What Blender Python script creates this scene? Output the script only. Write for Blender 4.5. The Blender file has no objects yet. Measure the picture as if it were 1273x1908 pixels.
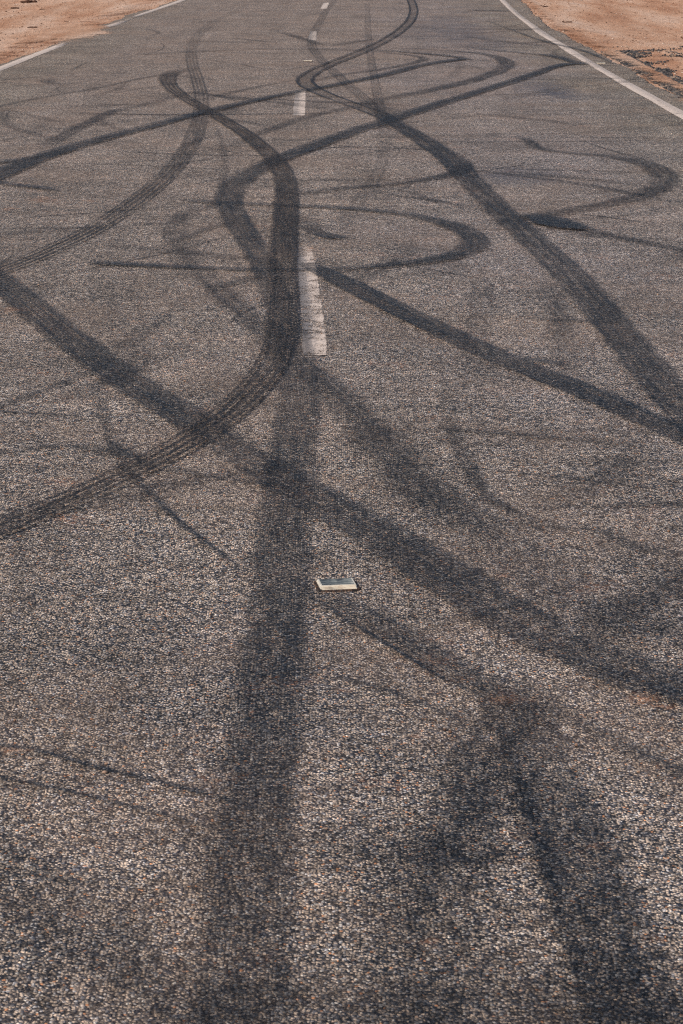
import bpy, math, random
import numpy as np
random.seed(7); rng = np.random.default_rng(7)
S = bpy.context.scene
C = S.collection

# ------------------------------------------------------------------ camera, world, sun, exposure
CAM_H = 1.84; PITCH = math.radians(14.3); F_PX = 4435.0; HOR = -175.0
cd = bpy.data.cameras.new('camera'); cam = bpy.data.objects.new('camera', cd); C.objects.link(cam)
cam.location = (0, 0, CAM_H); cam.rotation_euler = (math.pi/2 - PITCH, 0, 0)
cd.sensor_fit = 'VERTICAL'; cd.sensor_height = 36; cd.sensor_width = 24
cd.lens = F_PX/1908*36; cd.clip_start = .05; cd.clip_end = 6000
cd.dof.use_dof = True; cd.dof.focus_distance = 9.5; cd.dof.aperture_fstop = 22
S.camera = cam
SUN_EL = math.radians(38); SUN_VEC = (-.86, -.50)          # towards the sun, seen from above
az = math.atan2(SUN_VEC[0], SUN_VEC[1])
w = bpy.data.worlds.new('World'); S.world = w; w.use_nodes = True
nt = w.node_tree; nt.nodes.clear()
sky = nt.nodes.new('ShaderNodeTexSky'); sky.sky_type = 'NISHITA'; sky.sun_disc = False
sky.sun_elevation = SUN_EL; sky.sun_rotation = az
sky.dust_density = 1.5
bg = nt.nodes.new('ShaderNodeBackground'); bg.inputs[1].default_value = .10
ow = nt.nodes.new('ShaderNodeOutputWorld')
nt.links.new(sky.outputs[0], bg.inputs[0]); nt.links.new(bg.outputs[0], ow.inputs[0])
sd = bpy.data.lights.new('sun', 'SUN'); sd.energy = 3.3; sd.angle = math.radians(.6); sd.color = (1, .92, .80)
sun = bpy.data.objects.new('sun', sd); C.objects.link(sun)
from mathutils import Vector
sv = Vector((SUN_VEC[0], SUN_VEC[1], 0)).normalized()*math.cos(SUN_EL) + Vector((0, 0, math.sin(SUN_EL)))
sun.rotation_euler = sv.to_track_quat('Z', 'Y').to_euler(); sun.location = sv*30
S.view_settings.view_transform = 'Standard'; S.view_settings.look = 'None'
S.view_settings.gamma = 1; S.view_settings.use_curve_mapping = False; S.view_settings.exposure = 0.08
S.render.engine = 'CYCLES'
S.cycles.transparent_max_bounces = 40; S.cycles.max_bounces = 4
S.cycles.use_denoising = False; S.cycles.filter_width = 1.05

# ------------------------------------------------------------------ helpers
K = F_PX*CAM_H/math.cos(PITCH)**2
def at(px, py):                          # pixel of the photograph -> point on the flat road (metres)
    d = py - HOR
    t = K/d - CAM_H*math.tan(PITCH)
    return np.array([(px - 636.5)*CAM_H/(d*math.cos(PITCH)), t])

def tag(o, label=None, cat=None, group=None, kind=None):
    for k, v in (('label', label), ('category', cat), ('group', group), ('kind', kind)):
        if v: o[k] = v
    return o
def mesh_obj(name, verts, faces, mat, parent=None, smooth=False):
    me = bpy.data.meshes.new(name)
    me.from_pydata([tuple(map(float, v)) for v in verts], [], faces)
    me.materials.append(mat)
    if smooth: me.polygons.foreach_set('use_smooth', [True]*len(me.polygons))
    o = bpy.data.objects.new(name, me); C.objects.link(o)
    if parent: o.parent = parent
    return o
def attr(o, name, vals):
    a = o.data.attributes.new(name, 'FLOAT', 'POINT'); a.data.foreach_set('value', np.asarray(vals, dtype=np.float32))

class NT:
    def __init__(s, name):
        s.m = bpy.data.materials.new(name); s.m.use_nodes = True; s.t = s.m.node_tree; s.t.nodes.clear()
        s.out = s.t.nodes.new('ShaderNodeOutputMaterial')
    def n(s, typ, **kw):
        x = s.t.nodes.new(typ)
        for k, v in kw.items(): setattr(x, k, v)
        return x
    def link(s, a, b): s.t.links.new(a, b)
    def put(s, sock, v):
        if isinstance(v, bpy.types.NodeSocket): s.link(v, sock)
        elif v is not None: sock.default_value = v
    def math(s, op, a, b=None, c=None, clamp=False):
        x = s.n('ShaderNodeMath', operation=op, use_clamp=clamp)
        s.put(x.inputs[0], a); s.put(x.inputs[1], b); s.put(x.inputs[2], c); return x.outputs[0]
    def vmath(s, op, a, b=None):
        x = s.n('ShaderNodeVectorMath', operation=op); s.put(x.inputs[0], a); s.put(x.inputs[1], b); return x.outputs[0]
    def scale(s, v, f):
        x = s.n('ShaderNodeVectorMath', operation='SCALE'); s.put(x.inputs[0], v); x.inputs['Scale'].default_value = f; return x.outputs[0]
    def noise(s, v, sc, det=2, rough=.5, lac=2, dim='2D', dist=0):
        x = s.n('ShaderNodeTexNoise', noise_dimensions=dim); s.put(x.inputs['Vector'], v)
        x.inputs['Scale'].default_value = sc; x.inputs['Detail'].default_value = det
        x.inputs['Roughness'].default_value = rough; x.inputs['Lacunarity'].default_value = lac; x.inputs['Distortion'].default_value = dist
        return x
    def voro(s, v, sc, feat='F1'):
        x = s.n('ShaderNodeTexVoronoi', voronoi_dimensions='2D', feature=feat); s.put(x.inputs['Vector'], v)
        x.inputs['Scale'].default_value = sc; return x
    def step(s, v, a, b, lo=0., hi=1.):
        x = s.n('ShaderNodeMapRange', interpolation_type='SMOOTHSTEP')
        s.put(x.inputs[0], v); s.put(x.inputs[1], a); s.put(x.inputs[2], b); s.put(x.inputs[3], lo); s.put(x.inputs[4], hi); return x.outputs[0]
    def lin(s, v, a, b, lo=0., hi=1.):
        x = s.n('ShaderNodeMapRange'); s.put(x.inputs[0], v)
        for i, q in enumerate((a, b, lo, hi)): s.put(x.inputs[i+1], q)
        return x.outputs[0]
    def mix(s, f, a, b, mode='MIX'):
        x = s.n('ShaderNodeMix', data_type='RGBA', blend_type=mode); s.put(x.inputs[0], f)
        for i, q in ((6, a), (7, b)):
            if isinstance(q, tuple) and len(q) == 3: q = q + (1,)
            s.put(x.inputs[i], q)
        return x.outputs[2]
    def ramp(s, f, stops, interp='LINEAR'):
        x = s.n('ShaderNodeValToRGB'); cr = x.color_ramp; cr.interpolation = interp
        while len(cr.elements) < len(stops): cr.elements.new(.5)
        for e, (p, c) in zip(cr.elements, stops): e.position = p; e.color = c + (1,)
        s.put(x.inputs[0], f); return x.outputs[0]
    def sep(s, v):
        x = s.n('ShaderNodeSeparateXYZ'); s.put(x.inputs[0], v); return x.outputs
    def attr(s, name):
        return s.n('ShaderNodeAttribute', attribute_name=name).outputs['Fac']
    def bump(s, h, dist, strength=1.):
        x = s.n('ShaderNodeBump'); x.inputs['Strength'].default_value = strength; x.inputs['Distance'].default_value = dist
        s.put(x.inputs['Height'], h); return x.outputs[0]
    def bsdf(s, col, rough, normal=None, spec=.5):
        x = s.n('ShaderNodeBsdfPrincipled'); s.put(x.inputs['Base Color'], col if not isinstance(col, tuple) else col + (1,))
        s.put(x.inputs['Roughness'], rough); s.put(x.inputs['Specular IOR Level'], spec)
        if normal is not None: s.put(x.inputs['Normal'], normal)
        return x.outputs[0]
    def finish(s, sh, alpha=None):
        if alpha is not None:
            tr = s.n('ShaderNodeBsdfTransparent'); mx = s.n('ShaderNodeMixShader')
            s.put(mx.inputs[0], alpha); s.link(tr.outputs[0], mx.inputs[1]); s.link(sh, mx.inputs[2]); sh = mx.outputs[0]
        s.link(sh, s.out.inputs['Surface']); return s.m

STONE = 146.0
def chips(N):
    """sealed chip surface in world coordinates, the same under paint and rubber"""
    pos = N.n('ShaderNodeNewGeometry').outputs['Position']
    wob = N.noise(pos, 90, 2).outputs['Color']
    p = N.vmath('ADD', pos, N.scale(N.vmath('SUBTRACT', wob, (.5, .5, .5)), .007))
    v = N.voro(p, STONE); d = v.outputs['Distance']; c = N.sep(v.outputs['Color'])
    v2 = N.voro(p, STONE*2.3); d2 = v2.outputs['Distance']; c2 = N.sep(v2.outputs['Color'])
    dome = N.math('SUBTRACT', 1., N.step(d, .05, .72))
    dome = N.math('MULTIPLY', dome, N.lin(c[1], 0, 1, .35, 1.))
    h = N.math('ADD', dome, N.math('MULTIPLY', N.math('SUBTRACT', 1., d2), .22))
    h = N.math('ADD', h, N.math('MULTIPLY', N.noise(pos, 700, 2).outputs[0], .25))
    mid = N.noise(pos, 34, 5, .62).outputs[0]
    h = N.math('ADD', h, N.math('MULTIPLY', mid, .9))
    sp = N.sep(pos)
    far = N.step(sp[1], 7., 18.)
    gr = N.noise(N.vmath('MULTIPLY', pos, (88, 16, 1)), 1., 3, .75, dist=1.2).outputs[0]
    grain = N.math('ADD', N.math('MULTIPLY', N.math('SUBTRACT', gr, .5), N.math('MULTIPLY', far, 1.)), 0.)
    return dict(grain=grain, pos=pos, d=d, c=c, c2=c2, h=h, mid=mid, d2=d2)

def asphalt_material():
    N = NT('chip_seal_asphalt'); g = chips(N); pos = g['pos']
    stone = N.ramp(g['c'][0], [(0, (.012, .018, .032)), (.18, (.040, .046, .064)), (.30, (.18, .18, .20)), (.40, (.36, .29, .245)),
                               (.60, (.54, .425, .34)), (.80, (.66, .51, .395)), (.90, (.50, .48, .49)), (.965, (.78, .70, .61)), (.985, (.60, .28, .14))])
    fine = N.ramp(g['c2'][0], [(0, (.022, .025, .034)), (.5, (.11, .092, .084)), (1, (.34, .27, .225))])
    gap = N.step(g['d'], .42, .56)
    low = N.step(g['c'][1], .12, .26, 1., 0.)
    col = N.mix(gap, stone, N.mix(.55, fine, (.005, .007, .012)))
    col = N.mix(N.math('MULTIPLY', low, .75), col, N.mix(.5, fine, (.007, .010, .016)))
    # clumps of paler or darker chips at growing sizes (texture that still shows far off)
    k = N.lin(g['mid'], .32, .68, .50, 1.50)
    k = N.math('MULTIPLY', k, N.math('ADD', 1., N.math('MULTIPLY', g['grain'], 3.2)))
    k = N.math('MAXIMUM', k, .08)
    k = N.math('MULTIPLY', k, N.lin(N.noise(pos, 9, 4, .6).outputs[0], .3, .7, .80, 1.20))
    k = N.math('MULTIPLY', k, N.lin(N.noise(pos, 1.3, 4, .6).outputs[0], .3, .7, .80, 1.20))
    # faint streaks of old traffic film running along the road
    st = N.vmath('MULTIPLY', pos, (3.2, .30, 1.))
    k = N.math('MULTIPLY', k, N.lin(N.noise(st, 1., 4, .6).outputs[0], .3, .7, .86, 1.12))
    st2 = N.vmath('MULTIPLY', pos, (.8, 6.5, 1.))
    k = N.math('MULTIPLY', k, N.lin(N.noise(st2, 1., 4, .65).outputs[0], .3, .7, .88, 1.10))
    kk = N.n('ShaderNodeCombineXYZ'); [N.put(kk.inputs[i], k) for i in range(3)]
    col = N.mix(1., col, kk.outputs[0], 'MULTIPLY')
    x = N.sep(pos)[0]; y = N.sep(pos)[1]
    # cooler tint down the right-hand lane; greener, untrafficked strip by each edge
    wob = N.lin(N.noise(pos, .45, 3).outputs[0], .3, .7, -.7, .7)
    xw = N.math('ADD', x, wob)
    cool = N.math('MULTIPLY', N.step(xw, -.3, 1.2), N.step(xw, 3.2, 2.2))
    cool = N.math('MULTIPLY', cool, N.step(N.noise(pos, .23, 2).outputs[0], .35, .6, .45, 1.))
    col = N.mix(N.math('MULTIPLY', cool, .50), col, N.mix(1., col, (.93, 1.01, 1.18), 'MULTIPLY'))
    edge = N.step(N.math('ABSOLUTE', N.math('ADD', N.math('ADD', x, .45), N.math('MULTIPLY', wob, .3))), 2.2, 3.3)
    col = N.mix(N.math('MULTIPLY', edge, .6), col, N.mix(1., col, (.86, .91, .84), 'MULTIPLY'))
    # red dust caught between the chips
    dn = N.noise(pos, 2.6, 5, .7).outputs[0]
    dust = N.math('MULTIPLY', N.step(dn, .60, .76), N.step(N.noise(pos, 55, 3, .6).outputs[0], .46, .62))
    col = N.mix(N.math('MULTIPLY', dust, .55), col, (.36, .15, .075))
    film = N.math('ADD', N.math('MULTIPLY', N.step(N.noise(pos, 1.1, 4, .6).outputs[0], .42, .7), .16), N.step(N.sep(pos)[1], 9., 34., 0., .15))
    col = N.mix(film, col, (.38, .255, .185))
    col = N.mix(1., col, (1.10, 1.065, 1.03), "MULTIPLY")
    # relief and roughness of the chips
    nrm = N.bump(g['h'], .0042, 1.)
    rough = N.lin(g['c'][2], 0, 1, .55, .85)
    return N.finish(N.bsdf(col, rough, nrm, .2))

def rubber_material():
    N = NT('tyre_rubber_film'); g = chips(N); pos = g['pos']
    u = N.attr('across'); v = N.attr('along'); st = N.attr('strength'); soft = N.attr('soft'); ed = N.attr('edge'); tr = N.attr('tread')
    au = N.math('ABSOLUTE', u)
    fray = N.lin(N.noise(pos, 30, 5, .8).outputs[0], .3, .7, -.5, .5)
    wide = N.lin(N.noise(pos, 3.2, 3, .6).outputs[0], .3, .7, -.5, .5)
    aun = N.math('ADD', au, N.math('MULTIPLY', N.math('ADD', N.math('MULTIPLY', fray, .85), N.math('MULTIPLY', wide, .55)), N.math('ADD', N.math('MULTIPLY', soft, .42), .13)))
    inner = N.math('SUBTRACT', .93, soft)
    prof = N.step(aun, inner, .97, 1., 0.)
    # streaks along the direction of travel
    cmb = N.n('ShaderNodeCombineXYZ'); N.put(cmb.inputs[0], N.math('MULTIPLY', u, 4.2)); N.put(cmb.inputs[1], N.math('MULTIPLY', v, .55)); N.put(cmb.inputs[2], N.attr('seed'))
    streak = N.lin(N.noise(cmb.outputs[0], 1.7, 4, .65, dim='3D').outputs[0], .3, .7, .38, 1.28)
    cmb2 = N.n('ShaderNodeCombineXYZ'); N.put(cmb2.inputs[0], N.math('MULTIPLY', u, .5)); N.put(cmb2.inputs[1], v); N.put(cmb2.inputs[2], N.attr('seed'))
    patch = N.lin(N.noise(cmb2.outputs[0], 1.6, 4, .65, dim='3D').outputs[0], .3, .7, .62, 1.20)
    # darker shoulders of the tyre
    sh = N.math('MULTIPLY', N.step(aun, .52, .72), ed)
    core = N.math('SUBTRACT', 1., N.math('MULTIPLY', ed, .66))
    body = N.math('ADD', core, sh)
    # grooves between the tread ribs and the sipes that cross them
    zig = N.math('MULTIPLY', N.math('PINGPONG', v, .040), 1.6)
    gu = N.math('FRACT', N.math('ADD', N.math('MULTIPLY', N.math('ADD', u, zig), 2.4), .5))
    gr = N.step(N.math('ABSOLUTE', N.math('SUBTRACT', gu, .5)), .15, .25, 1., 0.)
    sp = N.math('FRACT', N.math('MULTIPLY', N.math('ADD', v, N.math('MULTIPLY', u, .03)), 15.))
    si = N.math('MULTIPLY', N.step(N.math('ABSOLUTE', N.math('SUBTRACT', sp, .5)), .06, .16, 1., 0.), .35)
    worn = N.step(N.noise(pos, 14, 3, .6).outputs[0], .34, .50, .6, 1.12)
    groove = N.math('MINIMUM', .97, N.math('MULTIPLY', N.math('MAXIMUM', gr, si), N.math('MULTIPLY', tr, worn)))
    # chips that stand high take rubber, some stay bare
    bare = N.step(g['c'][2], .62, .84, 1.10, .22)
    bare = N.math('MULTIPLY', bare, N.step(g['c2'][2], .55, 1., 1., .70))
    bare = N.math('MULTIPLY', bare, N.lin(g['mid'], .34, .66, 1.25, .75))
    bare = N.math('MULTIPLY', bare, N.math('MAXIMUM', .2, N.math('SUBTRACT', 1.05, N.math('MULTIPLY', g['grain'], 2.2))))
    a = N.math('MULTIPLY', N.math('MULTIPLY', st, prof), N.math('MULTIPLY', streak, patch))
    a = N.math('MULTIPLY', N.math('MULTIPLY', a, body), N.math('MULTIPLY', bare, N.math('SUBTRACT', 1., groove)))
    a = N.math('MULTIPLY', a, 1.10, clamp=True)
    a = N.math('MINIMUM', a, .97)
    col = N.ramp(g['c'][0], [(0, (.003, .005, .010)), (.35, (.012, .017, .027)), (.70, (.036, .042, .056)), (.88, (.115, .115, .125)), (1, (.30, .28, .27))])  # palest chips: dust and reflective glints, both put into the colour
    col = N.mix(N.step(g['d'], .40, .56), col, (.003, .004, .008))
    warm = N.attr('warm')
    col = N.mix(warm, col, N.mix(1., col, (1.35, .98, .74), 'MULTIPLY'))
    nrm = N.bump(g['h'], .0030, .7)
    return N.finish(N.bsdf(col, .6, nrm, .22), a)

def paint_material():
    N = NT('worn_white_road_paint'); g = chips(N); pos = g['pos']
    wear = N.attr('wear'); au = N.math('ABSOLUTE', N.attr('across'))
    n1 = N.noise(pos, 8, 4, .65).outputs[0]; n2 = N.noise(pos, 60, 4, .7).outputs[0]
    t = N.math('ADD', N.math('MULTIPLY', n1, .55), N.math('MULTIPLY', n2, .45))
    t = N.math('ADD', t, N.math('MULTIPLY', N.math('SUBTRACT', g['d'], .35), .16))
    t = N.math('ADD', t, N.math('MULTIPLY', N.step(au, .82, 1.05), .14))
    a = N.step(N.math('ADD', t, N.math('MULTIPLY', wear, .26)), .66, .80, .96, 0.)
    # old black scuffs over the paint
    sc0 = N.noise(N.vmath('MULTIPLY', pos, (60, 34, 1)), 1., 5, .8, dist=.6).outputs[0]
    scf = N.step(N.math('ADD', sc0, N.math('MULTIPLY', N.attr('across'), .30)), .44, .58)
    base = N.mix(N.lin(n2, .3, .7), (.66, .52, .44), (.90, .74, .63))
    base = N.mix(N.math('MULTIPLY', scf, N.math('MULTIPLY', wear, 1.0)), base, (.13, .13, .145))
    base = N.mix(N.math('MULTIPLY', N.step(g['d'], .45, .75), .35), base, (.20, .16, .14))
    return N.finish(N.bsdf(base, .7, N.bump(g['h'], .0025, .6), .3), a)

def dirt_material(name='orange_dirt', sheet=False):
    N = NT(name); pos = N.n('ShaderNodeNewGeometry').outputs['Position']
    st = N.vmath('MULTIPLY', pos, (1.15, .16, 1))
    n = N.noise(st, 1., 6, .62).outputs[0]
    col = N.ramp(n, [(.25, (.40, .19, .11)), (.40, (.53, .275, .165)), (.52, (.64, .375, .245)), (.66, (.72, .475, .345)), (.80, (.68, .49, .385))])
    g2 = N.noise(pos, 2.2, 6, .75).outputs[0]; g3 = N.noise(pos, 22, 5, .8).outputs[0]; g4 = N.noise(pos, 110, 3, .7).outputs[0]
    k = N.math('MULTIPLY', N.lin(g2, .3, .7, .86, 1.10), N.math('MULTIPLY', N.lin(g3, .3, .7, .55, 1.38), N.lin(g4, .3, .7, .65, 1.35)))
    kk = N.n('ShaderNodeCombineXYZ'); [N.put(kk.inputs[i], k) for i in range(3)]
    col = N.mix(1., col, kk.outputs[0], 'MULTIPLY')
    v = N.voro(pos, 42); cc = N.sep(v.outputs['Color'])
    peb = N.math('MULTIPLY', N.step(v.outputs['Distance'], .22, .36, 1., 0.), N.step(cc[0], .62, .70))
    pc = N.ramp(cc[1], [(0, (.12, .075, .055)), (.4, (.34, .22, .16)), (.8, (.60, .46, .36)), (1, (.68, .58, .50))])
    col = N.mix(N.math('MULTIPLY', peb, .8), col, pc)
    h = N.math('ADD', N.math('MULTIPLY', g2, .8), N.math('ADD', N.math('MULTIPLY', g3, .8), N.math('MULTIPLY', peb, .35)))
    sh = N.bsdf(col, .95, N.bump(h, .022, .8), .1)
    if not sheet: return N.finish(sh)
    cv = N.attr('cover')
    a = N.math('ADD', cv, N.math('ADD', N.math('MULTIPLY', N.math('SUBTRACT', g3, .5), 1.3), N.math('MULTIPLY', N.math('SUBTRACT', g2, .5), 1.2)))
    return N.finish(sh, N.math('MULTIPLY', N.step(a, .35, .75), .92))

def stain_material():                   # red dust rubbed into the seal
    N = NT('red_dust_stain'); g = chips(N); pos = g['pos']
    cv = N.attr('cover')
    n = N.noise(pos, 16, 5, .8).outputs[0]; n2 = N.noise(pos, 75, 3, .7).outputs[0]
    a = N.math('ADD', N.math('MULTIPLY', cv, 1.), N.math('MULTIPLY', N.math('SUBTRACT', n, .5), 1.6))
    a = N.math('MULTIPLY', N.step(a, .5, 1.15), N.step(N.math('ADD', n2, N.math('MULTIPLY', g['c'][0], .3)), .58, .74, .04, .50))
    col = N.mix(g['c'][1], (.42, .17, .085), (.60, .31, .18))
    return N.finish(N.bsdf(col, .9, N.bump(g['h'], .003, .8), .1), a)

def sheen_material():                   # blue-grey sky sheen, put into the colour
    N = NT('painted_sheen'); g = chips(N); pos = g['pos']
    cv = N.attr('cover')
    n = N.noise(pos, 4, 4, .65).outputs[0]
    a = N.math('ADD', cv, N.math('MULTIPLY', N.math('SUBTRACT', n, .5), 1.4))
    a = N.math('MULTIPLY', N.step(a, .3, 1.1), N.lin(g['c'][2], 0, 1, .15, .42))
    return N.finish(N.bsdf((.150, .150, .185), .6, N.bump(g['h'], .003, .7), .4), a)

def stone_material(name, stops):
    N = NT(name); t = N.attr('tint')
    pos = N.n('ShaderNodeNewGeometry').outputs['Position']
    col = N.ramp(t, stops); n = N.noise(pos, 260, 3, .6, dim='3D').outputs[0]
    col = N.mix(N.lin(n, .3, .7, 0, .5), col, N.mix(1., col, (.6, .58, .56), 'MULTIPLY'))
    return N.finish(N.bsdf(col, .85, N.bump(n, .002, .5), .2))

M_ASPH = asphalt_material(); M_RUB = rubber_material(); M_PAINT = paint_material()
M_DIRT = dirt_material(); M_DRIFT = dirt_material('dirt_drift_sheet', True); M_STAIN = stain_material(); M_SHEEN = sheen_material()
M_PEB = stone_material('verge_pebbles', [(0, (.11, .06, .04)), (.3, (.30, .17, .11)), (.7, (.50, .33, .24)), (1, (.68, .56, .47))])
M_GRV = stone_material('dark_spilled_chips', [(0, (.035, .036, .042)), (.5, (.085, .08, .08)), (.85, (.17, .14, .125)), (1, (.42, .30, .22))])

# ------------------------------------------------------------------ road outline (traced, then carried on past the view)
def interp(pts, y):
    pts = sorted(pts, key=lambda p: p[1]); return np.interp(y, [p[1] for p in pts], [p[0] for p in pts])
LEFT_LINE_PX = [(0, 130), (60, 106), (128, 80), (190, 53), (228, 42), (262, 29), (300, 16), (345, 0)]
RIGHT_LINE_PX = [(1263, 211), (1222, 188), (1180, 165), (1138, 141), (1098, 118), (1068, 100), (1040, 83), (1012, 65), (988, 47), (962, 27), (935, 1)]
RIGHT_EDGE_PX = [(1273, 188), (1246, 173), (1207, 153), (1167, 128), (1128, 106), (1098, 91), (1073, 80), (1030, 55), (1000, 33), (985, 18), (968, 0)]
LL = [tuple(at(*p)) for p in LEFT_LINE_PX]; RL = [tuple(at(*p)) for p in RIGHT_LINE_PX]; RE = [tuple(at(*p)) for p in RIGHT_EDGE_PX]
def bend(y): return .0016*max(0, y - 49)**1.6 if y < 400 else .0016*351**1.6
LL = [(-3.98, -20), (-3.98, 10)] + LL + [(-3.16 + bend(y) + .02*(y-49), y) for y in range(60, 500, 10)]
RL = [(3.02, -20), (3.05, 12)] + RL + [(RL[-1][0] + bend(y) + .02*(y-49), y) for y in range(60, 500, 10)]
RE = [(3.36, -20), (3.38, 12)] + RE + [(RE[-1][0] + bend(y) + .02*(y-49), y) for y in range(60, 500, 10)]

def fnoise(x, seed, octs=5, base=.6):
    r = np.random.default_rng(seed); s = np.zeros_like(x, dtype=float); a = 1.; f = base
    for _ in range(octs):
        ph = r.random(3)*6.28; s += a*(np.sin(x*f+ph[0]) + np.sin(x*f*1.73+ph[1]) + np.sin(x*f*2.41+ph[2]))/3; a *= .6; f *= 2.3
    return s
ys = np.concatenate([np.arange(-20, 60, .05), np.arange(60, 498, 1.)])
xl = interp(LL, ys) - .11 + .05*fnoise(ys, 3) - .13*np.clip(fnoise(ys, 9, 3, .35), 0, 1)
xr = interp(RE, ys) + .045*fnoise(ys, 4) + .022*fnoise(ys, 5, 4, 9)
V = []; F = []
for i, y in enumerate(ys):
    V += [(xl[i]-.03, y, -.03), (xl[i], y, 0), (xr[i], y, 0), (xr[i]+.03, y, -.03)]
    if i:
        for k in range(3): a = 4*(i-1)+k; F.append((a, a+1, a+5, a+4))
road = tag(mesh_obj('road', V, F, M_ASPH), kind='structure')

# dirt ground, just below the road near it, rolling a little further off
gx = np.unique(np.concatenate([np.arange(-16, 16, .14), np.linspace(-60, 60, 50), np.linspace(-1500, 1500, 31)]))
gy = np.unique(np.concatenate([np.arange(18, 62, .16), np.linspace(-40, 120, 80), np.linspace(-400, 3000, 35)]))
X, Y = np.meshgrid(gx, gy)
cx = np.interp(Y.ravel(), ys, (xl+xr)/2).reshape(Y.shape)
off = np.abs(X - cx) - 3.7
Zb = np.zeros_like(X)
r0 = np.random.default_rng(21)
for f, a in ((.25, .05), (.7, .03), (1.9, .014), (4.4, .008), (9.5, .004)):
    for _ in range(4):
        th = r0.random()*6.28; Zb += a*np.sin(X*f*math.cos(th)*1.4 + Y*f*math.sin(th)*.7 + r0.random()*6.28)/2
ramp = np.clip((off)/1.6, 0, 1)
Z = -.012 + Zb*ramp - .03*np.clip(off/2, 0, 1)*(off > 0)
Z = np.where(off < .35, -.012, Z)
ny, nx = X.shape
idx = np.arange(nx*ny).reshape(ny, nx)
faces = np.stack([idx[:-1, :-1], idx[:-1, 1:], idx[1:, 1:], idx[1:, :-1]], -1).reshape(-1, 4).tolist()
ground = tag(mesh_obj('ground', np.stack([X, Y, Z], -1).reshape(-1, 3), faces, M_DIRT, smooth=True), kind='structure')
def ground_z(x, y):
    i = min(max(np.searchsorted(gy, y), 1), ny-1); j = min(max(np.searchsorted(gx, x), 1), nx-1)
    return float(Z[i, j])

# ------------------------------------------------------------------ ribbons: paint and rubber
def catmull(P, n=14):
    P = np.array(P, float); Q = np.vstack([2*P[0]-P[1], P, 2*P[-1]-P[-2]]); out = []
    for i in range(1, len(Q)-2):
        p0, p1, p2, p3 = Q[i-1], Q[i], Q[i+1], Q[i+2]
        for k in range(n):
            t = k/n
            out.append(.5*((2*p1) + (-p0+p2)*t + (2*p0-5*p1+4*p2-p3)*t*t + (-p0+3*p1-3*p2+p3)*t**3))
    out.append(P[-1]); return np.array(out)
def ribbon(name, px, mat, z, width, step=.05, rows=(-1, -.8, -.5, 0, .5, .8, 1), **at_):
    """px: (x, y, strength, width factor) pixels traced from the photograph"""
    px = [tuple(p) + (1,)*(4-len(p)) for p in px]
    c = catmull(px)
    w = np.array([at(a[0], a[1]) for a in c])
    s = np.concatenate([[0], np.cumsum(np.hypot(*(w[1:]-w[:-1]).T))])
    n = max(6, int(s[-1]/step)); ss = np.linspace(0, s[-1], n)
    wx = np.interp(ss, s, w[:, 0]); wy = np.interp(ss, s, w[:, 1])
    st = np.clip(np.interp(ss, s, c[:, 2]), 0, 1.5); wf = np.interp(ss, s, c[:, 3])
    kn = max(1, int(.25/step)); 
    if n > 6*kn:
        ker = np.ones(2*kn+1)/(2*kn+1)
        def sm(a): 
            p = np.concatenate([2*a[0]-a[kn:0:-1], a, 2*a[-1]-a[-2:-kn-2:-1]]); return np.convolve(p, ker, 'valid')
        wx, wy = sm(wx), sm(wy)
    tx = np.gradient(wx); ty = np.gradient(wy); L = np.hypot(tx, ty) + 1e-9
    nxv, nyv = ty/L, -tx/L
    V = []; u = []; v = []; sg = []
    for i in range(n):
        h = width*wf[i]/2
        for r in rows:
            V.append((wx[i]+nxv[i]*h*r, wy[i]+nyv[i]*h*r, z)); u.append(r); v.append(ss[i]); sg.append(st[i])
    m = len(rows); F = [(i*m+k, i*m+k+1, (i+1)*m+k+1, (i+1)*m+k) for i in range(n-1) for k in range(m-1)]
    cen = V[(n//2)*m + m//2]                               # origin in the middle of the mark
    V = [(a-cen[0], b-cen[1], 0) for a, b, _ in V]
    o = mesh_obj(name, V, F, mat); o.location = cen
    attr(o, 'across', u); attr(o, 'along', v); attr(o, 'strength', sg)
    for k, q in at_.items(): attr(o, k, sg if q == 'st' else [q]*len(V))
    return o

# painted lines
def line_px(a, pts): return pts
def edge_line(pts, label, wear):
    rr = random.Random(5); pts = [(a, b, c*rr.uniform(.9, 1.5), rr.uniform(.82, 1.1)) for a, b, c in pts]
    o = ribbon('edge_line', pts, M_PAINT, .0022, .135, wear='st'); return tag(o, label, 'road line')
edge_line([(-320, 256, .3), (-60, 153, .3), (0, 130, .3), (60, 106, .2), (110, 87, .35), (129, 79, 1.)],
          'near stretch of pinkish white line by the left dirt, ending under blown dirt', .2)
edge_line([(190, 53, .9), (200, 51, .35), (220, 45, .45), (232, 41, 1.0), (245, 36, .8), (262, 29, .4), (300, 16, .3), (345, 0, .3), (420, -30, .3)],
          'far stretch of faded white edge line beyond the dirt drift on the left', .3)
edge_line([(1500, 348, .2), (1330, 248, .2), (1263, 211, .2), (1222, 188, .35), (1180, 165, .2), (1138, 141, .25), (1098, 118, .4), (1068, 100, .25), (1040, 82, .3), (1012, 65, .45), (988, 47, .3), (962, 27, .4), (935, 1, .3), (900, -36, .3)],
          'long dusty white edge line along the right side, asphalt shoulder outside it', .2)
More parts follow.
